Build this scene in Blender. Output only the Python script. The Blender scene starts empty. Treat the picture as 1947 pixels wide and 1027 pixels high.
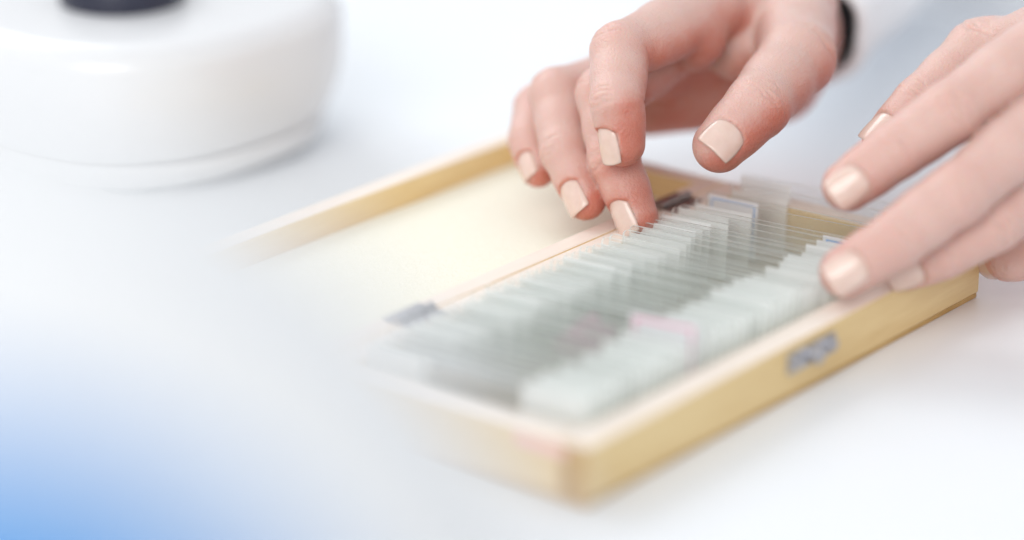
import bpy, bmesh, math, random
import numpy as np
from mathutils import Vector, Matrix, noise
random.seed(7)
MM = 0.001
CAM_LOC = (-513.2, -400.5, 311.6)
CAM_R = (0.63726, -0.77065, -0.00281)
CAM_U = (0.27459, 0.22366, 0.93519)
CAM_F = (0.72007, 0.59672, -0.35415)
FLASK = (-330.0, -125.2, 0)
LABEL_DIR = (-0.375, -0.805, 0.452)
TABLE_X = 455
LENS = 99.421
scene = bpy.context.scene
COL = scene.collection

# ------------------------------------------------------------------ camera
cam_data = bpy.data.cameras.new('camera')
cam = bpy.data.objects.new('camera', cam_data)
COL.objects.link(cam)
m = Matrix.Identity(4)
for i in range(3):
    m[i][0] = CAM_R[i]; m[i][1] = CAM_U[i]; m[i][2] = -CAM_F[i]; m[i][3] = CAM_LOC[i]*MM
cam.matrix_world = m
cam_data.sensor_width = 36.0
cam_data.lens = LENS
cam_data.clip_start = 0.02
cam_data.clip_end = 50.0
cam_data.dof.use_dof = True
cam_data.dof.focus_distance = 0.851
cam_data.dof.aperture_fstop = 2.3
cam_data.dof.aperture_blades = 0
scene.camera = cam

# ------------------------------------------------------------------ light
world = bpy.data.worlds.new('World')
scene.world = world
world.use_nodes = True
bg = world.node_tree.nodes['Background']
bg.inputs[0].default_value = (0.93, 0.96, 1.0, 1)
bg.inputs[1].default_value = 0.72

def area(name, loc, target, sx, sy, power, color):
    d = bpy.data.lights.new(name, 'AREA')
    d.shape = 'RECTANGLE'; d.size = sx; d.size_y = sy; d.energy = power; d.color = color
    o = bpy.data.objects.new(name, d)
    COL.objects.link(o)
    o.location = loc
    o.rotation_euler = (Vector(target)-Vector(loc)).to_track_quat('-Z', 'Y').to_euler()
    return o
area('window_light', (0.35, 1.9, 1.5), (0.1, 0.1, 0.0), 1.6, 1.2, 23, (0.95, 0.975, 1.0))
area('front_fill_light', (-1.5, -0.55, 1.05), (0.1, 0.05, 0.0), 1.3, 1.2, 23, (1.0, 0.985, 0.96))  # added fill lamp, brightens the box front and the slide labels

scene.view_settings.view_transform = 'Standard'
scene.view_settings.look = 'None'
scene.view_settings.exposure = 0.13
scene.view_settings.gamma = 1.0
scene.cycles.use_denoising = True
scene.cycles.max_bounces = 32
scene.cycles.transparent_max_bounces = 160
scene.cycles.transmission_bounces = 12
scene.cycles.diffuse_bounces = 16
scene.cycles.caustics_reflective = True
scene.cycles.blur_glossy = 1.0
scene.cycles.caustics_refractive = False

# ------------------------------------------------------------------ helpers
def link(o, parent=None):
    COL.objects.link(o)
    if parent is not None:
        o.parent = parent
    return o

def tag(o, label=None, cat=None, group=None, kind=None):
    if label: o['label'] = label
    if cat: o['category'] = cat
    if group: o['group'] = group
    if kind: o['kind'] = kind
    return o

def empty(name, loc=(0, 0, 0)):
    o = bpy.data.objects.new(name, None)
    o.empty_display_size = 0.01
    o.location = Vector(loc)*MM
    return link(o)

def mesh_obj(name, me, mats, parent=None, smooth=False):
    if not isinstance(mats, (list, tuple)): mats = [mats]
    for mt in mats: me.materials.append(mt)
    if smooth:
        me.polygons.foreach_set('use_smooth', [True]*len(me.polygons))
    o = bpy.data.objects.new(name, me)
    return link(o, parent)

def bm_obj(name, bm, mats, parent=None, smooth=False):
    me = bpy.data.meshes.new(name)
    bmesh.ops.recalc_face_normals(bm, faces=bm.faces)
    bm.to_mesh(me); bm.free()
    return mesh_obj(name, me, mats, parent, smooth)

def box(bm, lo, hi, bev=0.0, segs=2):
    """axis aligned box in millimetres"""
    lo = Vector(lo)*MM; hi = Vector(hi)*MM
    r = bmesh.ops.create_cube(bm, size=1.0)
    vs = r['verts']
    for v in vs:
        v.co = Vector([lo[i]+(v.co[i]+.5)*(hi[i]-lo[i]) for i in range(3)])
    if bev > 0:
        es = list({e for v in vs for e in v.link_edges})
        bmesh.ops.bevel(bm, geom=es, offset=bev*MM, segments=segs, affect='EDGES', profile=.5)

def cyl(bm, a, b, r, seg=16, r2=None):
    a = Vector(a)*MM; b = Vector(b)*MM; d = b-a
    q = d.to_track_quat('Z', 'Y').to_matrix().to_4x4()
    bmesh.ops.create_cone(bm, cap_ends=True, segments=seg, radius1=r*MM, radius2=(r if r2 is None else r2)*MM,
                          depth=d.length, matrix=Matrix.Translation((a+b)/2) @ q)

def mat(name):
    mt = bpy.data.materials.new(name)
    mt.use_nodes = True
    nt = mt.node_tree
    return mt, nt, nt.nodes['Principled BSDF']

def N(nt, t, **kw):
    n = nt.nodes.new(t)
    for k, v_ in kw.items(): setattr(n, k, v_)
    return n

def ramp(nt, src, stops):
    r = N(nt, 'ShaderNodeValToRGB')
    nt.links.new(src, r.inputs[0])
    e = r.color_ramp.elements
    while len(e) < len(stops): e.new(.5)
    for i, (p, c) in enumerate(stops):
        e[i].position = p; e[i].color = (*c, 1)
    return r.outputs[0]

def bump(nt, src, strength, dist, bsdf):
    b = N(nt, 'ShaderNodeBump')
    b.inputs['Strength'].default_value = strength
    b.inputs['Distance'].default_value = dist
    nt.links.new(src, b.inputs['Height'])
    nt.links.new(b.outputs[0], bsdf.inputs['Normal'])

def noise_tex(nt, scale, detail=4, rough=.55, stretch=None, dist=0.0):
    tc = N(nt, 'ShaderNodeTexCoord')
    n = N(nt, 'ShaderNodeTexNoise')
    n.inputs['Scale'].default_value = scale
    n.inputs['Detail'].default_value = detail
    n.inputs['Roughness'].default_value = rough
    n.inputs['Distortion'].default_value = dist
    if stretch:
        mp = N(nt, 'ShaderNodeMapping')
        mp.inputs['Scale'].default_value = stretch
        nt.links.new(tc.outputs['Object'], mp.inputs[0]); nt.links.new(mp.outputs[0], n.inputs['Vector'])
    else:
        nt.links.new(tc.outputs['Object'], n.inputs['Vector'])
    return n.outputs['Fac']

def simple(name, col, rough=.5, metal=0.0, spec=.5):
    mt, nt, b = mat(name)
    b.inputs['Base Color'].default_value = (*col, 1)
    b.inputs['Roughness'].default_value = rough
    b.inputs['Metallic'].default_value = metal
    b.inputs['Specular IOR Level'].default_value = spec
    return mt

# ------------------------------------------------------------------ materials
def m_table():
    mt, nt, b = mat('white_laminate')
    f = noise_tex(nt, 9, 3)
    nt.links.new(ramp(nt, f, [(.3, (.79, .815, .84)), (.7, (.82, .84, .865))]), b.inputs['Base Color'])
    b.inputs['Roughness'].default_value = .42
    b.inputs['Specular IOR Level'].default_value = .35
    bump(nt, noise_tex(nt, 900, 2), .05, .0002, b)
    return mt

def m_wood(name, c1, c2, stretch, rough=.42):
    mt, nt, b = mat(name)
    f = noise_tex(nt, 60, 6, .6, stretch, .6)
    f2 = noise_tex(nt, 700, 4, .7, stretch)
    mx = N(nt, 'ShaderNodeMath', operation='ADD'); 
    ml = N(nt, 'ShaderNodeMath', operation='MULTIPLY'); ml.inputs[1].default_value = .35
    nt.links.new(f2, ml.inputs[0]); nt.links.new(f, mx.inputs[0]); nt.links.new(ml.outputs[0], mx.inputs[1])
    nt.links.new(ramp(nt, mx.outputs[0], [(.45, c1), (.66, tuple((a+b_)/2 for a, b_ in zip(c1, c2))), (.9, c2)]), b.inputs['Base Color'])
    b.inputs['Roughness'].default_value = rough
    bump(nt, f2, .18, .0004, b)
    return mt

def m_foam():
    mt, nt, b = mat('cream_foam')
    f = noise_tex(nt, 1100, 3, .7)
    nt.links.new(ramp(nt, f, [(.3, (.84, .815, .68)), (.7, (.89, .87, .76))]), b.inputs['Base Color'])
    b.inputs['Roughness'].default_value = .85
    bump(nt, f, .5, .0006, b)
    return mt

def m_skin():
    mt, nt, b = mat('skin')
    at = N(nt, 'ShaderNodeAttribute', attribute_name='blush')
    f = noise_tex(nt, 95, 4, .6)
    f2 = noise_tex(nt, 420, 3, .6)
    a = N(nt, 'ShaderNodeMath', operation='MULTIPLY_ADD'); a.inputs[1].default_value = .5; a.inputs[2].default_value = -.2
    nt.links.new(f, a.inputs[0])
    s = N(nt, 'ShaderNodeMath', operation='ADD'); s.use_clamp = True
    nt.links.new(at.outputs['Fac'], s.inputs[0]); nt.links.new(a.outputs[0], s.inputs[1])
    a2 = N(nt, 'ShaderNodeMath', operation='MULTIPLY_ADD'); a2.inputs[1].default_value = .24; a2.inputs[2].default_value = -.12
    nt.links.new(f2, a2.inputs[0])
    s2 = N(nt, 'ShaderNodeMath', operation='ADD'); s2.use_clamp = True
    nt.links.new(s.outputs[0], s2.inputs[0]); nt.links.new(a2.outputs[0], s2.inputs[1])
    nt.links.new(ramp(nt, s2.outputs[0], [(0, (.655, .46, .405)), (.5, (.63, .38, .325)), (1, (.57, .20, .145))]), b.inputs['Base Color'])
    b.inputs['Subsurface Weight'].default_value = .55
    b.inputs['Subsurface Radius'].default_value = (1.0, .32, .18)
    b.inputs['Subsurface Scale'].default_value = .0033
    b.inputs['Roughness'].default_value = .40
    b.inputs['Specular IOR Level'].default_value = .5
    tc = N(nt, 'ShaderNodeTexCoord')
    vo = N(nt, 'ShaderNodeTexVoronoi'); vo.inputs['Scale'].default_value = 1500
    nt.links.new(tc.outputs['Object'], vo.inputs['Vector'])
    f3 = noise_tex(nt, 1300, 3, .6, (1, 1, .6))
    ad = N(nt, 'ShaderNodeMath', operation='ADD')
    nt.links.new(vo.outputs['Distance'], ad.inputs[0]); nt.links.new(f3, ad.inputs[1])
    f4 = noise_tex(nt, 520, 4, .65, (1, 1, 1.7), .8)
    ad2 = N(nt, 'ShaderNodeMath', operation='MULTIPLY_ADD'); ad2.inputs[1].default_value = 1.6
    nt.links.new(f4, ad2.inputs[0]); nt.links.new(ad.outputs[0], ad2.inputs[2])
    bump(nt, ad2.outputs[0], .34, .00055, b)
    return mt

def m_nail():
    mt, nt, b = mat('nude_nail_polish')
    f = noise_tex(nt, 300, 3)
    nt.links.new(ramp(nt, f, [(.3, (.685, .495, .42)), (.7, (.73, .55, .475))]), b.inputs['Base Color'])
    b.inputs['Roughness'].default_value = .26
    b.inputs['Coat Weight'].default_value = .5
    b.inputs['Coat Roughness'].default_value = .12
    b.inputs['Subsurface Weight'].default_value = .1
    b.inputs['Subsurface Scale'].default_value = .001
    bump(nt, f, .15, .0005, b)
    return mt

def m_glass(name, tint, gloss):
    mt = bpy.data.materials.new(name); mt.use_nodes = True
    nt = mt.node_tree
    for n in list(nt.nodes): nt.nodes.remove(n)
    o = N(nt, 'ShaderNodeOutputMaterial')
    t = N(nt, 'ShaderNodeBsdfTransparent'); t.inputs[0].default_value = (*tint, 1)
    g = N(nt, 'ShaderNodeBsdfGlossy'); g.inputs['Roughness'].default_value = .04
    fr = N(nt, 'ShaderNodeFresnel'); fr.inputs[0].default_value = 1.5
    ml = N(nt, 'ShaderNodeMath', operation='MULTIPLY'); ml.inputs[1].default_value = gloss
    nt.links.new(fr.outputs[0], ml.inputs[0])
    mx = N(nt, 'ShaderNodeMixShader')
    nt.links.new(ml.outputs[0], mx.inputs[0]); nt.links.new(t.outputs[0], mx.inputs[1]); nt.links.new(g.outputs[0], mx.inputs[2])
    # milky haze mixed into the face so the stacked slides look brighter lit
    d = N(nt, 'ShaderNodeBsdfDiffuse'); d.inputs[0].default_value = (.93, .95, .94, 1)
    tl = N(nt, 'ShaderNodeBsdfTranslucent'); tl.inputs[0].default_value = (.93, .95, .94, 1)
    m1 = N(nt, 'ShaderNodeMixShader'); nt.links.new(d.outputs[0], m1.inputs[1]); nt.links.new(tl.outputs[0], m1.inputs[2])
    f = ramp(nt, noise_tex(nt, 260, 5, .65), [(.35, (.03, .03, .03)), (.62, (.046, .046, .046)), (.76, (.12, .12, .12))])
    m2 = N(nt, 'ShaderNodeMixShader'); nt.links.new(f, m2.inputs[0])
    nt.links.new(mx.outputs[0], m2.inputs[1]); nt.links.new(m1.outputs[0], m2.inputs[2])
    nt.links.new(m2.outputs[0], o.inputs[0])
    return mt

def m_mix(name, col, opac, rough=.5):
    mt = bpy.data.materials.new(name); mt.use_nodes = True
    nt = mt.node_tree; b = nt.nodes['Principled BSDF']
    b.inputs['Base Color'].default_value = (*col, 1); b.inputs['Roughness'].default_value = rough
    b.inputs['Alpha'].default_value = opac
    return mt

def m_sheet(name, col, clear, translucent=.5, rough=.6):
    mt = bpy.data.materials.new(name); mt.use_nodes = True
    nt = mt.node_tree
    for n in list(nt.nodes): nt.nodes.remove(n)
    o = N(nt, 'ShaderNodeOutputMaterial')
    tr = N(nt, 'ShaderNodeBsdfTransparent')
    d = N(nt, 'ShaderNodeBsdfDiffuse'); d.inputs[0].default_value = (*col, 1)
    tl = N(nt, 'ShaderNodeBsdfTranslucent'); tl.inputs[0].default_value = (*col, 1)
    m1 = N(nt, 'ShaderNodeMixShader'); m1.inputs[0].default_value = translucent
    m2 = N(nt, 'ShaderNodeMixShader'); m2.inputs[0].default_value = clear
    nt.links.new(d.outputs[0], m1.inputs[1]); nt.links.new(tl.outputs[0], m1.inputs[2])
    nt.links.new(m1.outputs[0], m2.inputs[1]); nt.links.new(tr.outputs[0], m2.inputs[2])
    nt.links.new(m2.outputs[0], o.inputs[0])
    return mt

M = {}
M['table'] = m_table()
M['wood_x'] = m_wood('pale_lacquered_wood', (.66, .445, .19), (.86, .68, .37), (.08, 1, 1))
M['wood_y'] = m_wood('pale_lacquered_wood_across', (.65, .44, .20), (.83, .65, .36), (1, .08, 1))
M['rim'] = m_wood('planed_wood_edge', (.84, .72, .62), (.90, .81, .73), (.12, .5, 1), .38)
M['end_grain'] = m_wood('end_grain', (.44, .26, .08), (.58, .37, .14), (1, 1, 1), .5)
M['rail'] = simple('slot_rail_wood', (.86, .80, .68), .5)
M['foam'] = m_foam()
M['steel'] = simple('bright_steel', (.50, .50, .53), .36, 1.0)
M['dark_steel'] = simple('dark_steel', (.34, .30, .29), .3, .95)
M['glass'] = m_glass('slide_glass', (.993, .997, .995), .38)
M['edge'] = m_sheet('glass_edge', (.93, .97, .945), .12, .5)
M['frost'] = m_sheet('frosted_label', (.97, .98, .972), .30, .5)
M['paper'] = m_sheet('white_paper_label', (.90, .90, .91), .06, .45)
M['blue_ink'] = simple('blue_ink', (.10, .33, .72), .5)
M['red_ink'] = simple('red_ink', (.72, .36, .46), .5)
M['stain'] = m_mix('pink_stained_tissue', (.70, .40, .52), .4, .4)
M['stain2'] = m_mix('violet_stained_tissue', (.50, .44, .64), .4, .4)
M['pink'] = simple('pink_paper', (.84, .50, .47), .7)
M['skin'] = m_skin()
M['nail'] = m_nail()
M['coat'] = simple('white_coat_cotton', (.86, .87, .89), .85)
M['black'] = simple('black_knit', (.012, .012, .016), .9)
M['plastic'] = simple('white_plastic', (.73, .73, .74), .22)
M['seam'] = simple('grey_seam', (.48, .47, .47), .6)
M['teal'] = simple('shadow_toned_foot', (.10, .15, .17), .7)  # feet carry the dark teal of the shadow under the base
M['lens_black'] = simple('black_anodised', (.022, .024, .045), .35)
M['frosted_glass'] = m_sheet('frosted_flask_glass', (.86, .865, .87), .05, .4)
M['blue_liquid'], nt_, b_ = mat('blue_label_paper')
nt_.links.new(ramp(nt_, noise_tex(nt_, 34, 4, .65), [(.4, (.05, .22, .52)), (.6, (.30, .47, .72))]), b_.inputs['Base Color'])
b_.inputs['Roughness'].default_value = .7

# ------------------------------------------------------------------ table
bm = bmesh.new()
box(bm, (-1100, -1000, -28), (TABLE_X, 800, 0), 4)
t = bm_obj('table_top', bm, M['table'], None)
tag(t, kind='structure')
bm = bmesh.new()
bmesh.ops.create_grid(bm, x_segments=1, y_segments=1, size=6.0, matrix=Matrix.Translation((0, 0, -.75)))
tag(bm_obj('floor', bm, simple('pale_floor', (.62, .64, .67), .5)), kind='structure')

# ------------------------------------------------------------------ slide box
L, H, W, WL = 191.6, 17.0, 94.0, 88.0
WT = 9.0
sb = empty('slide_box', (95, 47, 0))
tag(sb, 'open pale wooden slide box with hinged lid laid flat on the white table', 'slide box')
OFF = -Vector((95, 47, 0))*MM
def part(name, mats, builder, parent=sb, smooth=False):
    b = bmesh.new(); builder(b)
    o = bm_obj(name, b, mats, parent, smooth)
    if parent is sb: o.location = OFF
    return o
def wall(name, lo, hi, mt, parent=sb):
    """a board with a separate planed top edge proud of it"""
    def g(b):
        box(b, lo, hi, .7)
        b.normal_update()
        for fc in b.faces:
            if fc.normal.z > .7: fc.material_index = 1
            elif abs(fc.normal.x) > .9 and mt is M['wood_x']: fc.material_index = 2
    return part(name, [mt, M['rim'], M['end_grain']], g, parent)
Z0 = 1.7
part('bottom_board', M['end_grain'], lambda b: box(b, (.4, .4, 0), (L-.4, W-.4, Z0-.05), .4))
wall('front_board', (0, 0, Z0), (L, WT, H), M['wood_x'])
wall('back_board', (0, W-WT, Z0), (L, W-.25, H), M['wood_x'])
wall('end_board', (0, WT+.02, Z0), (WT-1, W-WT-.02, H-.05), M['wood_y'])
wall('end_board', (L-WT+1, WT+.02, Z0), (L, W-WT-.02, H-.05), M['wood_y'])
def rail(y0, y1):
    def f(b):
        box(b, (WT-.9, y0, Z0), (L-WT+.9, y1, 5.0), .3)
        x = WT+.6
        while x < L-WT-2:
            box(b, (x+1.5, y0, 5.02), (x+3.2, y1, 13.0), .25, 1)
            x += 3.5
    return f
part('slotted_rail', M['rail'], rail(WT+.02, WT+2.2))
part('slotted_rail', M['rail'], rail(W-WT-2.2, W-WT-.02))
part('sticker', M['pink'], lambda b: box(b, (-.25, 7, 12.6), (.1, 23, 15.6), .05, 1))
# lid, opened flat behind the tray
ld = bpy.data.objects.new('lid', None); link(ld, sb); ld.location = OFF + Vector((0, W, 0))*MM
wall('lid_board', (0, .25, Z0), (L, 7.2, H-.15), M['wood_x'], ld)
wall('lid_board', (0, WL-7.2, Z0), (L, WL, H-.3), M['wood_x'], ld)
wall('lid_board', (0, 7.22, Z0), (7.2, WL-7.22, H-.25), M['wood_y'], ld)
wall('lid_board', (L-7.2, 7.22, Z0), (L, WL-7.22, H-.25), M['wood_y'], ld)
part('lid_panel', M['wood_x'], lambda b: box(b, (.4, .5, 0), (L-.4, WL-.4, Z0-.05), .4), ld)
def foam(b):
    box(b, (7.25, 7.25, Z0), (L-7.25, WL-7.25, 8.6), 1.2)
part('foam_pad', M['foam'], foam, ld)
def hinge(xc, mt):
    def f(b):
        box(b, (xc-7.5, W-6, H-.3), (xc+7.5, W-1.3, H+.55), .2, 1)
        box(b, (xc-7.5, W+1.3, H-.3), (xc+7.5, W+5.5, H+.55), .2, 1)
        for k in range(3):
            cyl(b, (xc-7.5+k*5.1, W, H+.8), (xc-7.5+k*5.1+4.8, W, H+.8), 1.3, 12)
        for dx in (-4.5, 4.5):
            for dy in (-3.6, 3.4):
                cyl(b, (xc+dx, W+dy, H+.5), (xc+dx, W+dy, H+.85), 1.2, 10)
    return part('hinge', mt, f)
hinge(41, M['steel']); h2 = hinge(163.5, M['dark_steel']); h2['label'] = 'dark hinge behind the fingertips'
def latch(b):
    box(b, (88.5, -.9, 8.2), (111.5, .05, 14.2), .35)
    for x in (91, 100, 109):
        cyl(b, (x, -.8, 11.2), (x, -2.2 if x != 100 else -3.4, 11.2), 1.9 if x != 100 else 2.6, 14)
part('latch', M['steel'], latch)

# ------------------------------------------------------------------ glass slides
Y0, Y1 = 9.6, 84.4
SH = 19.5          # plate height
TH = 1.05
def plate_mesh():
    b = bmesh.new()
    # rounded upper corners, front face x = 0, back face x = TH (local, y from hinge end)
    pts = []
    w = Y1-Y0; c = 1.6
    pts += [(0, 0), (w, 0)]
    for k in range(5):
        a = math.pi/2*k/4
        pts.append((w-c+c*math.cos(a), SH-c+c*math.sin(a)))
    for k in range(5):
        a = math.pi/2+math.pi/2*k/4
        pts.append((c+c*math.cos(a), SH-c+c*math.sin(a)))
    f = [b.verts.new((0, y*MM, z*MM)) for y, z in pts]
    k_ = [b.verts.new((TH*MM, y*MM, z*MM)) for y, z in pts]
    b.faces.new(f); b.faces.new(list(reversed(k_)))
    n = len(pts)
    for i in range(n):
        q = b.faces.new((f[i], f[(i+1) % n], k_[(i+1) % n], k_[i])); q.material_index = 1
    me = bpy.data.meshes.new('glass_plate')
    bmesh.ops.recalc_face_normals(b, faces=b.faces)
    b.to_mesh(me); b.free()
    me.materials.append(M['glass']); me.materials.append(M['edge'])
    return me
PLATE = plate_mesh()
def label_mesh(name, y0, y1, z0, z1, mt, ink=None, bw=.35):
    b = bmesh.new()
    box(b, (-.16, y0, z0), (-.03, y1, z1))
    if ink:
        for fr in ((y0+1.2, y1-1.2, z1-1.15-bw, z1-1.15), (y0+1.2, y1-1.2, z0+1.15, z0+1.15+bw), (y0+1.2, y0+1.2+bw, z0+1.15+bw, z1-1.15-bw), (y1-1.2-bw, y1-1.2, z0+1.15+bw, z1-1.15-bw)):
            n0 = len(b.faces)
            box(b, (-.20, fr[0], fr[2]), (-.165, fr[1], fr[3]))
            b.faces.ensure_lookup_table()
            for fc in b.faces[n0:]: fc.material_index = 1
    me = bpy.data.meshes.new(name)
    bmesh.ops.recalc_face_normals(b, faces=b.faces)
    b.to_mesh(me); b.free()
    me.materials.append(mt)
    if ink: me.materials.append(ink)
    return me
w = Y1-Y0
LAB_L = [label_mesh('frosted_end', w-d, w-.6, .5, SH-t_, M['frost']) for d, t_ in ((20, 1.6), (21.5, 2.2), (19, .8))]
LAB_R = [label_mesh('frosted_end', .6, d, .5, SH-t_, M['frost']) for d, t_ in ((20, 1.6), (21.5, 1.0), (22.5, 1.9))]
PAP_L = label_mesh('paper_label', w-19.5, w-.8, .8, SH-.7, M['paper'], M['blue_ink'])
PAP_R = label_mesh('paper_label', .8, 21.5, .8, SH-.5, M['paper'], M['blue_ink'])
RED_R = label_mesh('paper_label', .4, 23, .4, SH+.3, M['paper'], M['red_ink'], 1.0)
def tissue_mesh(seed, mt):
    rnd = random.Random(seed)
    b = bmesh.new()
    for k in range(1):
        cy, cz = 38+rnd.uniform(-3, 3), 10.5
        n = 22
        vs = []
        for i in range(n):
            a = 2*math.pi*i/n
            r = (6.0+rnd.uniform(-1.2, 1.2))
            vs.append((cy+r*1.25*math.cos(a), cz+r*math.sin(a)))
        lo = [b.verts.new((-.02*MM, y*MM, z*MM)) for y, z in vs]
        hi = [b.verts.new((-.12*MM, y*MM, z*MM)) for y, z in vs]
        b.faces.new(hi)
        for i in range(n): b.faces.new((lo[i], lo[(i+1) % n], hi[(i+1) % n], hi[i]))
    me = bpy.data.meshes.new('tissue_section')
    bmesh.ops.recalc_face_normals(b, faces=b.faces)
    b.to_mesh(me); b.free(); me.materials.append(mt)
    return me
TIS = [tissue_mesh(1, M['stain']), tissue_mesh(2, M['stain2']), tissue_mesh(3, M['stain'])]

xs = []
x = 13.0
while x < 121:
    xs.append(x + random.uniform(-.35, .35)); x += 3.5
far = [125.3, 128.6, 132.6, 136.6, 140.2, 144.6, 150.0, 153.4, 162.6, 168.2, 181.5, 186.6]
# top-left height, top-right height for the slides in the sharp half
ORD = ['first', 'second', 'third', 'fourth', 'fifth', 'sixth', 'seventh', 'eighth', 'ninth', 'tenth', 'eleventh', 'twelfth']
def slide(x, lean, zl, zr, left, right, tis, label, group):
    """a slide standing across the tray, its face towards the near end"""
    rt = empty('glass_slide', (x-SH*math.sin(lean)+.6, Y0, zr-SH*math.cos(lean)))
    ang = math.atan2(zl-zr, w)
    rt.rotation_euler = (ang, lean, 0)
    o = link(bpy.data.objects.new('glass_plate', PLATE), rt)
    if left: link(bpy.data.objects.new(left.name.split('.')[0], left), rt)
    if right: link(bpy.data.objects.new(right.name.split('.')[0], right), rt)
    if tis: link(bpy.data.objects.new('tissue_section', tis), rt)
    tag(rt, label, 'glass slide', group)
    return rt
GR = 'glass slides standing in the wooden box'
red_i = min(range(len(xs)), key=lambda i: abs(xs[i]-62))
for i, x in enumerate(xs):
    if i == red_i:
        slide(x, .14, 22.4, 28.2, random.choice(LAB_L), RED_R, TIS[0], 'blurred glass slide with a red bordered label among the near slides', GR)
        continue
    tis = TIS[i % 3] if random.random() < .1 else None
    nb = len(xs)-1-i
    lab = 'blurred pale glass slide in the near part of the wooden box'
    if nb < 8: lab = '%s glass slide in front of the fingertip that touches the slides, counted towards the lens' % ORD[nb]
    slide(x, random.uniform(.11, .19), 21.4+random.uniform(-.7, .7), 25.0+random.uniform(-1.0, .9), random.choice(LAB_L) if random.random() < .9 else None,
          random.choice(LAB_R) if random.random() < .93 else None, tis, lab, GR)
for i, x in enumerate(far):
    left, right = random.choice(LAB_L), random.choice(LAB_R)
    lab = '%s sharp glass slide counted from the middle fingertip towards the far end of the box' % ORD[i]
    zl, zr = 21.4+random.uniform(-.5, .5), 25.0+random.uniform(-.6, .6)
    if i == 0: lab = 'glass slide whose corner overlaps the nail of the right middle finger'
    if i == 7: right = PAP_R; lab = 'glass slide with a blue bordered label at its right end only'
    if i == 8: left = LAB_L[1]; right = None; lab = 'clear glass slide standing just in front of the blue bordered left label'
    if i == 9: left = PAP_L; right = None; lab = 'glass slide with a white blue bordered label at its left end'
    if i == 10: lab = 'glass slide right behind the blue bordered left label, second last in the box'
    if i == 11: lab = 'last glass slide at the far end of the wooden box'; zl += 1.0
    slide(x, random.uniform(.11, .17), zl, zr, left, right, None, lab, GR)

# ------------------------------------------------------------------ microscope base
ms = empty('microscope', (132, 306, 0))
tag(ms, 'blurred white microscope base with a black lamp housing on top', 'microscope')
def outline(r, n=72):
    out = []
    for i in range(n):
        a = 2*math.pi*i/n
        c, s = math.cos(a), math.sin(a)
        e = 2.5
        k = (abs(c)**e+abs(s)**e)**(-1/e)
        out.append((r*k*c, r*k*s))
    return out
def lathe_outline(b, prof, mi=None):
    rings = []
    for (r, z) in prof:
        rings.append([b.verts.new((p[0]*MM, p[1]*MM, z*MM)) for p in outline(r)])
    n = len(rings[0])
    for j in range(len(rings)-1):
        for i in range(n):
            b.faces.new((rings[j][i], rings[j][(i+1) % n], rings[j+1][(i+1) % n], rings[j+1][i]))
    b.faces.new(rings[-1]); b.faces.new(list(reversed(rings[0])))
RB = 69
b = bmesh.new()
prof = [(RB-7, 14.0)] + [(RB-5.6*(1-k/12)**2, 14.8+k*2.0) for k in range(13)]
prof += [(RB-10+10*math.cos(a), 46+10*math.sin(a)) for a in [math.radians(9*k) for k in range(1, 11)]]
prof += [(RB-20, 56.4), (RB-40, 56.8)]
lathe_outline(b, prof)
o = bm_obj('housing', b, M['plastic'], ms, True)
b = bmesh.new(); lathe_outline(b, [(RB-20, 2.6), (RB-13, 2.8), (RB-9, 5), (RB-7, 9), (RB-6.3, 12.2), (RB-7, 12.9)])
bm_obj('base_plate', b, M['plastic'], ms, True)
b = bmesh.new(); lathe_outline(b, [(RB-9, 12.6), (RB-7.6, 13), (RB-7.6, 13.5), (RB-9, 14.2)])
bm_obj('seam', b, M['seam'], ms, True)
for sx, sy in ((-33, -33), (33, -33), (33, 33), (-33, 33)):
    b = bmesh.new(); cyl(b, (sx, sy, 0), (sx, sy, 2.9), 12, 24); bm_obj('rubber_foot', b, M['teal'], ms)
b = bmesh.new()
def lathe(b, prof, cx=0, cy=0, seg=48):
    rings = [[b.verts.new(((cx+r*math.cos(2*math.pi*i/seg))*MM, (cy+r*math.sin(2*math.pi*i/seg))*MM, z*MM)) for i in range(seg)] for r, z in prof]
    for j in range(len(rings)-1):
        for i in range(seg):
            b.faces.new((rings[j][i], rings[j][(i+1) % seg], rings[j+1][(i+1) % seg], rings[j+1][i]))
    b.faces.new(rings[-1]); b.faces.new(list(reversed(rings[0])))
lathe(b, [(21, 55.2), (21.5, 56.2), (21.5, 66), (20.5, 67.2), (17, 67.4), (16.5, 66.2), (15, 66)], -10, -8)
bm_obj('lamp_housing', b, M['lens_black'], ms, True)

# ------------------------------------------------------------------ round flask close to the lens
fl = empty('flask', FLASK)
tag(fl, 'large out of focus white round flask with a blue label in the near left corner', 'flask')
def ball(R_, zc, top, bottom_flat):
    pr = []
    n = 36
    for k in range(n+1):
        a = -math.pi/2+math.pi*k/n
        r, z = R_*math.cos(a), zc+R_*math.sin(a)
        if z < bottom_flat: r, z = math.sqrt(max(R_*R_-(bottom_flat-zc)**2, 0))*(k+1)/(n*.2+1) if False else max(r, 1), bottom_flat
        if z > top: break
        pr.append((max(r, 1), z))
    return pr
b = bmesh.new(); lathe(b, ball(111, 104, 207, 2), 0, 0, 64)
bm_obj('glass_bulb', b, M['frosted_glass'], fl, True)
b = bmesh.new()
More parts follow.
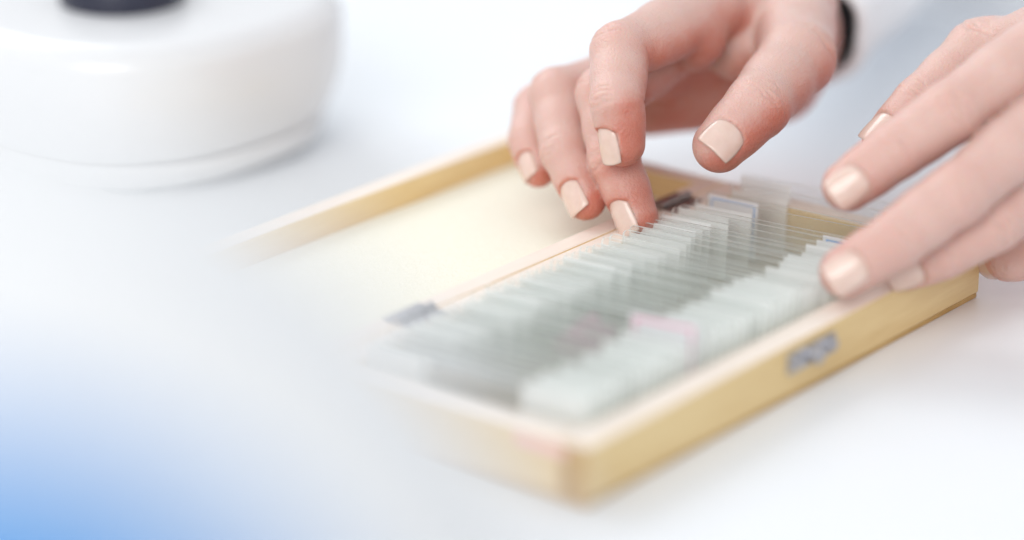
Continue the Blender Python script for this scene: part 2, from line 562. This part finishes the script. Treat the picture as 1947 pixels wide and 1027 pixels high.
# big round blue label on the side of the bulb that faces the lens
ldir = Vector(LABEL_DIR).normalized()
q = ldir.to_track_quat('Z', 'Y').to_matrix()
rings = []
for k in range(1, 17):
    a = math.radians(29*k/16)
    rings.append([b.verts.new((Vector((0, 0, 104))+q @ Vector((111.4*math.sin(a)*math.cos(t_), 111.4*math.sin(a)*math.sin(t_), 111.4*math.cos(a))))*MM) for t_ in [2*math.pi*i/64 for i in range(64)]])
b.faces.new(rings[0])
for j in range(len(rings)-1):
    for i in range(64):
        b.faces.new((rings[j][i], rings[j+1][i], rings[j+1][(i+1) % 64], rings[j][(i+1) % 64]))
bm_obj('blue_label', b, M['blue_liquid'], fl, True)

# ------------------------------------------------------------------ hands: one continuous surface each
HANDS = {
  'right': {
    'fingers': {
      'index': ([(191.1, 102.8, 72.9), (145.9, 102.9, 68.8), (131.2, 92.6, 58.2), (130.3, 89.8, 45.9)], [10.2, 8.6, 7.6, 6.4], (-0.893, 0.346, 0.286)),
      'middle': ([(194.8, 114.5, 60.5), (149.3, 111.1, 52.7), (138.1, 98.6, 37.2), (135.9, 88.5, 21.4)], [10.2, 8.6, 7.5, 6.3], (-0.934, 0.292, 0.204)),
      'ring': ([(198.2, 126.2, 47.8), (151.7, 132.2, 48.0), (138.0, 118.0, 35.7), (132.8, 105.7, 24.1)], [9.8, 8.2, 7.2, 6.0], (-0.910, 0.279, 0.307)),
      'little': ([(197.8, 138.6, 33.9), (158.7, 145.5, 39.3), (146.7, 139.1, 32.5), (141.5, 131.5, 26.0)], [9.0, 7.2, 6.2, 5.2], (-0.927, 0.269, 0.261)),
      'thumb': ([(230.1, 95.1, 65.8), (193.5, 69.8, 61.7), (164.1, 64.1, 54.5), (148.2, 66.4, 45.8)], [12.5, 11.6, 9.6, 7.8], (-0.776, -0.489, 0.398)),
    },
    'palm': [((194.2, 105.0, 71.8), (248.0, 112.1, 54.5), 10.5, 14), ((196.3, 115.6, 59.9), (249.1, 113.8, 51.2), 10.5, 14), ((199.8, 127.4, 47.2), (249.2, 114.8, 47.4), 10, 14), ((199.3, 139.8, 33.3), (247.5, 113.4, 41.6), 9.5, 14), ((202.5, 132.4, 33.0), (240.3, 108.2, 35.1), 10, 13), ((230.1, 95.1, 65.8), (247.0, 111.3, 51.2), 12.5, 15), ((215.1, 92.0, 67.0), (207.0, 102.8, 68.6), 7, 9), ((249.4, 112.9, 50.4), (309.0, 141.7, 59.1), 15, 16), ((248.2, 114.0, 44.1), (303.5, 143.2, 50.4), 14, 16)],
    'pads': [((183.3, 102.4, 64.9), 10.5), ((203.9, 99.8, 57.2), 10.5)],
    'sleeve': ((251.1, 113.6, 49.5), (358.9, 162.1, 53.9)),
  },
  'left': {
    'fingers': {
      'index': ([(201.9, -14.9, 82.9), (166.4, -1.2, 64.8), (152.6, 7.9, 54.9), (142.0, 16.7, 45.3)], [9.9, 8.9, 8.0, 7.0], (-0.836, -0.496, 0.234)),
      'middle': ([(187.4, -25.7, 66.4), (151.6, -14.0, 47.0), (135.4, -4.6, 35.6), (124.4, 5.1, 26.8)], [9.8, 8.9, 8.0, 6.9], (-0.868, -0.454, 0.200)),
      'ring': ([(193.1, -28.5, 47.8), (165.7, -18.0, 35.3), (153.9, -8.4, 27.4), (148.6, 0.1, 22.4)], [9.5, 8.3, 7.4, 6.4], (-0.881, -0.470, -0.055)),
      'little': ([(202.8, -30.2, 25.1), (190.9, -21.3, 21.4), (189.1, -12.1, 16.4), (194.5, -4.3, 12.3)], [8.6, 7.2, 6.4, 5.6], (-0.885, -0.464, 0.040)),
      'thumb': ([(257.4, -1.6, 65.8), (219.9, 20.9, 66.8), (199.2, 27.9, 53.6), (188.1, 32.5, 44.4)], [13, 10.0, 8.6, 7.4], (-0.591, 0.025, 0.806)),
    },
    'palm': [((205.6, -12.9, 82.4), (273.1, -26.9, 55.0), 10.5, 14), ((193.4, -22.5, 64.3), (271.3, -28.3, 48.9), 10.5, 14), ((195.7, -27.2, 46.8), (269.5, -29.8, 42.7), 10, 14), ((204.5, -29.3, 24.4), (272.6, -28.8, 36.6), 9.5, 14), ((259.1, -9.4, 70.2), (273.9, -26.7, 51.3), 13, 15), ((220.5, -1.4, 75.7), (255.6, -11.5, 68.0), 8, 10), ((221.0, 14.8, 70.2), (217.2, -5.0, 77.1), 8, 9), ((275.3, -26.6, 45.8), (361.9, -11.0, 36.6), 17, 19), ((273.9, -27.7, 41.2), (360.5, -12.2, 31.6), 17, 19)],
    'pads': [],
    'sleeve': ((283.6, -26.2, 43.7), (385.2, -5.8, 36.0)),
  },
}

VOX = 0.62
def smin(a, b_, k):
    h = np.maximum(k-np.abs(a-b_), 0)/k
    return np.minimum(a, b_)-h*h*k*.25

class Field:
    def __init__(self, lo, hi):
        self.lo = np.array(lo, np.float32)
        self.n = np.ceil((np.array(hi)-self.lo)/VOX).astype(int)+1
        self.ax = [self.lo[i]+VOX*np.arange(self.n[i], dtype=np.float32) for i in range(3)]
        self.f = np.full(self.n, 12.0, np.float32)
    def region(self, lo, hi):
        s = []
        for i in range(3):
            a = max(0, int((lo[i]-self.lo[i])/VOX)); b_ = min(self.n[i], int((hi[i]-self.lo[i])/VOX)+2)
            s.append(slice(a, max(a, b_)))
        return tuple(s)
    def pts(self, s):
        return np.meshgrid(self.ax[0][s[0]], self.ax[1][s[1]], self.ax[2][s[2]], indexing='ij')
    def cone(self, a, b_, r1, r2, k):
        a = np.array(a, np.float32); b_ = np.array(b_, np.float32)
        rm = max(r1, r2)+max(k, 2)+3
        s = self.region(np.minimum(a, b_)-rm, np.maximum(a, b_)+rm)
        X, Y, Z = self.pts(s)
        if X.size == 0: return
        d = b_-a; L2 = max(float(d@d), 1e-6)
        t_ = np.clip(((X-a[0])*d[0]+(Y-a[1])*d[1]+(Z-a[2])*d[2])/L2, 0, 1)
        q = np.sqrt((X-a[0]-t_*d[0])**2+(Y-a[1]-t_*d[1])**2+(Z-a[2]-t_*d[2])**2)-(r1+(r2-r1)*t_)
        self.f[s] = smin(self.f[s], q, k)

def surface_net(F):
    f = F.f; nx, ny, nz = f.shape
    ins = f < 0
    c = np.zeros((nx-1, ny-1, nz-1), np.int8)
    for dx in (0, 1):
        for dy in (0, 1):
            for dz in (0, 1):
                c += ins[dx:nx-1+dx, dy:ny-1+dy, dz:nz-1+dz]
    I, J, K = np.nonzero((c > 0) & (c < 8))
    idx = np.full((nx-1, ny-1, nz-1), -1, np.int32); idx[I, J, K] = np.arange(len(I))
    acc = np.zeros((len(I), 3)); cnt = np.zeros(len(I))
    corners = [(0, 0, 0), (1, 0, 0), (0, 1, 0), (1, 1, 0), (0, 0, 1), (1, 0, 1), (0, 1, 1), (1, 1, 1)]
    vals = [f[I+a, J+b_, K+c_] for a, b_, c_ in corners]
    for p in range(8):
        for q in range(p+1, 8):
            if sum(abs(corners[p][i]-corners[q][i]) for i in range(3)) != 1: continue
            va, vb = vals[p], vals[q]
            msk = (va < 0) != (vb < 0)
            t_ = np.where(msk, va/np.where(msk, va-vb, 1), 0)
            pa, pb = np.array(corners[p]), np.array(corners[q])
            acc += np.where(msk[:, None], pa+(pb-pa)*t_[:, None], 0); cnt += msk
    V = F.lo+VOX*(np.stack([I, J, K], 1)+acc/cnt[:, None])
    quads = []
    for ax in range(3):
        o1, o2 = [(1, 2), (2, 0), (0, 1)][ax]
        sl0 = [slice(1, -1)]*3; sl1 = [slice(1, -1)]*3
        sl0[ax] = slice(0, -1); sl1[ax] = slice(1, None)
        A, B = ins[tuple(sl0)], ins[tuple(sl1)]
        P = np.argwhere(A != B)
        base = P.copy(); base[:, o1] += 1; base[:, o2] += 1     # index of the edge start
        flip = B[tuple(P.T)]
        def cell(d1, d2):
            q = base.copy(); q[:, o1] += d1; q[:, o2] += d2
            return idx[q[:, 0], q[:, 1], q[:, 2]]
        qd = np.stack([cell(-1, -1), cell(0, -1), cell(0, 0), cell(-1, 0)], 1)
        qd[flip] = qd[flip][:, ::-1]
        quads.append(qd)
    return V, np.concatenate(quads)

def unit(a): a = np.array(a, float); return a/np.linalg.norm(a)

def build_hand(key, parent, label):
    hd = HANDS[key]
    allp = []
    for js, rs, nd in hd['fingers'].values(): allp += js
    for a, b_, r1, r2 in hd['palm']: allp += [a, b_]
    allp = np.array(allp)
    F = Field(allp.min(0)-24, allp.max(0)+24)
    PF = F
    for a, b_, r1, r2 in hd['palm']: F.cone(a, b_, r1, r2, 9)
    for c_, r_ in hd['pads']: F.cone(c_, np.array(c_)+.01, r_, r_, 2.2)
    palm = F.f.copy()
    fields = []
    frames = {}
    for fn, (js, rs, nd) in hd['fingers'].items():
        F.f = np.full(F.n, 12.0, np.float32)
        J = [np.array(j) for j in js]
        ax = [unit(J[i+1]-J[i]) for i in range(3)]
        # palmar directions
        pal = []
        for i in range(3):
            if i == 2: p = -np.array(nd)
            else:
                p = ax[i+1]-ax[i] if i < 2 else ax[i]-ax[i-1]
                p = p + 1e-3*(-np.array(nd))
            p = p-ax[i]*(p@ax[i]); pal.append(unit(p))
        th = fn == 'thumb'
        for i in range(3):
            a, b_ = J[i], J[i+1]; r1, r2 = rs[i], rs[i+1]
            mid = a+(b_-a)*.52
            rm = (r1+r2)/2*(.965 if not th else .96)
            F.cone(a, mid, r1, rm, 3.0); F.cone(mid, b_, rm, r2, 3.0)
            if i < 2:
                F.cone(a+(b_-a)*.32+pal[i]*rm*.24, a+(b_-a)*.72+pal[i]*rm*.24, rm*.88, rm*.84, 4)
        # finger pulp
        a, b_ = J[2], J[3]
        F.cone(a+(b_-a)*.45+pal[2]*rs[3]*.16, b_+pal[2]*rs[3]*.10, rs[3]*.98, rs[3]*.92, 3)
        frames[fn] = (J, ax, pal, rs)
        # nail bed: lower the flesh under the plate
        nl = NAIL(fn, J, ax, pal, rs)
        s = F.region(nl['c']-nl['len']-4, nl['c']+nl['len']+4)
        X = np.stack(F.pts(s), -1)
        u_, v_, rad = nail_uv(nl, X)
        inside = np.maximum(np.abs(u_)-1.0, np.maximum(nail_v0(u_)-.02-v_, v_-1.9))*nl['hw']
        d = np.maximum(np.maximum(inside, (nl['R']-.50)-rad), -(rad*0+1)*9)
        F.f[s] = np.maximum(F.f[s], -d) if True else F.f[s]
        fields.append(F.f)
    out = fields[0]
    for q in fields[1:4]: out = smin(out, q, .35)
    F.f = smin(smin(out, palm, 3.6), fields[4], 1.2)
    # thumb root melts into the palm more softly than its tip meets the fingers
    F.f = np.minimum(F.f, smin(palm, fields[4], 4.0))
    V, Q = surface_net(F)
    # relax
    for it in range(2):
        S = np.zeros_like(V); c = np.zeros(len(V))
        for a, b_ in ((0, 1), (1, 2), (2, 3), (3, 0)):
            np.add.at(S, Q[:, a], V[Q[:, b_]]); np.add.at(c, Q[:, a], 1)
            np.add.at(S, Q[:, b_], V[Q[:, a]]); np.add.at(c, Q[:, b_], 1)
        V = V*.5+S/c[:, None]*.5
    n = np.cross(V[Q[:, 2]]-V[Q[:, 0]], V[Q[:, 3]]-V[Q[:, 1]])
    VN = np.zeros_like(V)
    for k in range(4): np.add.at(VN, Q[:, k], n)
    VN /= np.linalg.norm(VN, axis=1)[:, None]+1e-9
    disp = np.zeros(len(V)); blush = np.full(len(V), .12)
    rs_ = np.random.RandomState(5)
    for fn, (J, ax, pal, rs) in frames.items():
        for ji, wgt in ((1, 1.0), (2, .8)):
            p = J[ji]; r = rs[ji]
            t_ = unit(ax[ji-1]+ax[ji]); dor = unit(-(pal[ji-1]+pal[ji]))
            lat = np.cross(t_, dor)
            q = V-p; s = q@t_; l = q@lat; h = q@dor
            near = (np.linalg.norm(q, axis=1) < r*1.9)
            facing = np.clip(VN@dor*1.6-.25, 0, 1)*near
            for k in range(5):
                off = (k-2)*1.35+rs_.uniform(-.35, .35)
                wob = .35*np.sin(l*rs_.uniform(.5, 1.1)+rs_.uniform(0, 6))-.035*(k-2)*l*l*.35+rs_.uniform(-.07, .07)*l
                g = np.exp(-((s-off-wob)/.5)**2)*np.exp(-(l/(r*rs_.uniform(.45, .9)))**2)
                disp -= g*facing*rs_.uniform(.35, .75)*wgt
            disp += .15*np.exp(-(s/5)**2-(l/5)**2)*facing*wgt
            # flexion crease on the inner side
            fac2 = np.clip(-(VN@dor)*1.2+.45, 0, 1)*near
            disp -= .45*np.exp(-((s-.3*np.sin(l*.4))/.55)**2)*fac2
            blush += (.0 if fn == 'thumb' else .18 if ji == 1 else .07)*np.exp(-((np.linalg.norm(q, axis=1)-r*.6)/(r*.8))**2)
        e = J[3]
        d = np.linalg.norm(V-e, axis=1)
        blush += .42*np.exp(-(d/(rs[3]*2.1))**2)
    # the palm side of a hand is redder than its back
    pd = unit(sum(np.array(frames[k][2][0]) for k in ('index', 'middle', 'ring', 'little')))
    pc = np.clip((VN@pd)*.9+.1, 0, 1)
    for fn, (J, ax, pal, rs) in frames.items():
        for i in range(3):
            d = np.linalg.norm(V-(J[i]+J[i+1])/2, axis=1)
            pc = np.maximum(pc, .32*np.clip(VN@pal[i], 0, 1)*np.exp(-(d/22)**4))
    blush += .85*pc
    V = V+VN*disp[:, None]
    me = bpy.data.meshes.new('hand')
    base = np.array(hd['sleeve'][0])
    Vl = (V-base)*MM
    me.vertices.add(len(Vl)); me.vertices.foreach_set('co', Vl.astype(np.float32).ravel())
    me.loops.add(len(Q)*4); me.loops.foreach_set('vertex_index', Q.astype(np.int32).ravel())
    me.polygons.add(len(Q)); me.polygons.foreach_set('loop_start', np.arange(0, len(Q)*4, 4, dtype=np.int32))
    me.polygons.foreach_set('loop_total', np.full(len(Q), 4, np.int32))
    me.update(calc_edges=True); me.validate()
    at = me.attributes.new('blush', 'FLOAT', 'POINT')
    at.data.foreach_set('value', np.clip(blush, 0, 1).astype(np.float32))
    ho = mesh_obj('hand', me, M['skin'], parent, True)
    ho.location = Vector(base)*MM-parent.location
    ho['label'] = label
    for fn, (J, ax, pal, rs) in frames.items():
        nl = NAIL(fn, J, ax, pal, rs)
        nm = nail_mesh(nl, base)
        no = mesh_obj('nail', nm, M['nail'], ho, True)
    return ho

def NAIL(fn, J, ax, pal, rs):
    a = ax[2]; dor = -pal[2]; lat = np.cross(a, dor)
    r = rs[3]
    th = fn == 'thumb'
    k = {'thumb': 1.0, 'index': 1.0, 'middle': 1.02, 'ring': .95, 'little': .82}[fn]
    hw = r*.80                   # half width
    Rn = r*1.12                  # plate curvature radius
    ln = (11.0 if th else 11.5)*k
    end = J[3]+a*(r*.86)         # free edge position along the axis
    c0 = end-a*ln
    # cylinder axis: shifted so that the plate sits on the back of the finger; slight pitch towards the tip
    ctr = dor*(r*1.0-Rn+.30)
    return dict(o=c0+ctr, a=unit(a-dor*.03), dor=dor, lat=lat, R=Rn, hw=hw, len=ln, c=c0+a*ln/2+ctr)
def nail_v0(u): return .16*np.abs(u)**2.4
def nail_uv(nl, X):
    q = X-nl['o']
    al = q@nl['a']; d_ = q@nl['dor']; l_ = q@nl['lat']
    rad = np.sqrt(d_**2+l_**2); ang = np.arctan2(l_, d_)
    hwang = math.asin(min(.98, nl['hw']/nl['R']))
    return ang/hwang, al/nl['len'], rad
def nail_mesh(nl, base):
    nu, nv = 20, 18
    hwang = math.asin(min(.98, nl['hw']/nl['R']))
    P = []
    for layer in (0, 1):
        for j in range(nv+1):
            for i in range(nu+1):
                u = -1+2*i/nu
                vs, ve = nail_v0(u), 1.0-.07*abs(u)**3+.0
                v_ = vs+(ve-vs)*j/nv
                wd = 1.0-.12*(1-j/nv)**2-.04*(j/nv)**3
                edge = max(abs(u)**8, (1-j/nv)**10)
                tipround = (j/nv)**12
                rr = nl['R']+(.05-.32*edge-.22*tipround if layer == 0 else -.55)
                rr += .35*math.sin(math.pi*min(1, j/nv))*.5
                a_ = u*hwang*wd
                P.append(nl['o']+nl['a']*(v_*nl['len'])+nl['dor']*(rr*math.cos(a_))+nl['lat']*(rr*math.sin(a_)))
    P = (np.array(P)-base)*MM
    me = bpy.data.meshes.new('nail')
    n1 = (nu+1)*(nv+1)
    fc = []
    def vi(l, j, i): return l*n1+j*(nu+1)+i
    for j in range(nv):
        for i in range(nu):
            fc.append((vi(0, j, i), vi(0, j, i+1), vi(0, j+1, i+1), vi(0, j+1, i)))
            fc.append((vi(1, j, i), vi(1, j+1, i), vi(1, j+1, i+1), vi(1, j, i+1)))
    for j in range(nv):
        fc.append((vi(0, j, 0), vi(0, j+1, 0), vi(1, j+1, 0), vi(1, j, 0)))
        fc.append((vi(0, j+1, nu), vi(0, j, nu), vi(1, j, nu), vi(1, j+1, nu)))
    for i in range(nu):
        fc.append((vi(0, 0, i+1), vi(0, 0, i), vi(1, 0, i), vi(1, 0, i+1)))
        fc.append((vi(0, nv, i), vi(0, nv, i+1), vi(1, nv, i+1), vi(1, nv, i)))
    me.from_pydata([tuple(p) for p in P], [], fc); me.update()
    b = bmesh.new(); b.from_mesh(me); bmesh.ops.recalc_face_normals(b, faces=b.faces); b.to_mesh(me); b.free()
    return me

person = empty('person', (420, 330, 0))
tag(person, 'person in a white coat and black undersleeve sorting slides with both hands', 'person')
build_hand('right', person, 'right hand pinching the left corner of a slide')
build_hand('left', person, 'left hand reaching in from the right edge')

def tube(name, a, b_, prof, mt, seed, fold=0.0, seg=72, inner=None):
    """cloth tube along a->b; prof = [(t, radius)]"""
    a = np.array(a, float); b_ = np.array(b_, float); d = unit(b_-a)
    x = unit(np.cross(d, (0, 0, 1))); y = np.cross(d, x)
    bmh = bmesh.new(); rings = []
    for t_, r in prof:
        ring = []
        for i in range(seg):
            an = 2*math.pi*i/seg
            k = fold*(noise.noise(Vector((math.cos(an)*1.6+seed, math.sin(an)*1.6, t_*.035)))+.5*noise.noise(Vector((math.cos(an)*3+seed, math.sin(an)*3, t_*.09))))
            p = a+d*t_+x*(r+k)*math.cos(an)+y*(r*.82+k)*math.sin(an)
            ring.append(bmh.verts.new(tuple((p-np.array((420, 330, 0)))*MM)))
        rings.append(ring)
    for j in range(len(rings)-1):
        for i in range(seg):
            bmh.faces.new((rings[j][i], rings[j][(i+1) % seg], rings[j+1][(i+1) % seg], rings[j+1][i]))
    return bm_obj(name, bmh, mt, person, True)
for key, sd in (('right', 1.0), ('left', 5.0)):
    a, b_ = HANDS[key]['sleeve']
    tube('undersleeve', a, b_, [(60, 19), (10, 19.5), (2, 18.0), (0, 19.0), (0.5, 20.0), (4, 20.4), (20, 21), (60, 22)], M['black'], sd, .4)
    tube('coat_sleeve', a, b_, [(60, 24), (20, 24), (7, 23), (3.5, 24.5), (4, 26.5), (8, 27.8)] + [(20+8*k, 30.5+.22*8*k*.5) for k in range(0, 32)], M['coat'], sd, 2.2)
# front of the coat, beyond the edge of the table
bmh = bmesh.new(); rings = []
for k in range(30):
    z = -420+30*k
    ring = []
    for i in range(96):
        an = 2*math.pi*i/96
        f_ = 1+.06*noise.noise(Vector((math.cos(an)*3, math.sin(an)*3, z*.004)))+.03*noise.noise(Vector((math.cos(an)*9, math.sin(an)*9, z*.002)))
        ring.append(bmh.verts.new(((190+112*f_*math.cos(an))*MM, (-190+205*f_*math.sin(an))*MM, z*MM)))
    rings.append(ring)
for j in range(29):
    for i in range(96):
        bmh.faces.new((rings[j][i], rings[j][(i+1) % 96], rings[j+1][(i+1) % 96], rings[j+1][i]))
bm_obj('coat_front', bmh, M['coat'], person, True)
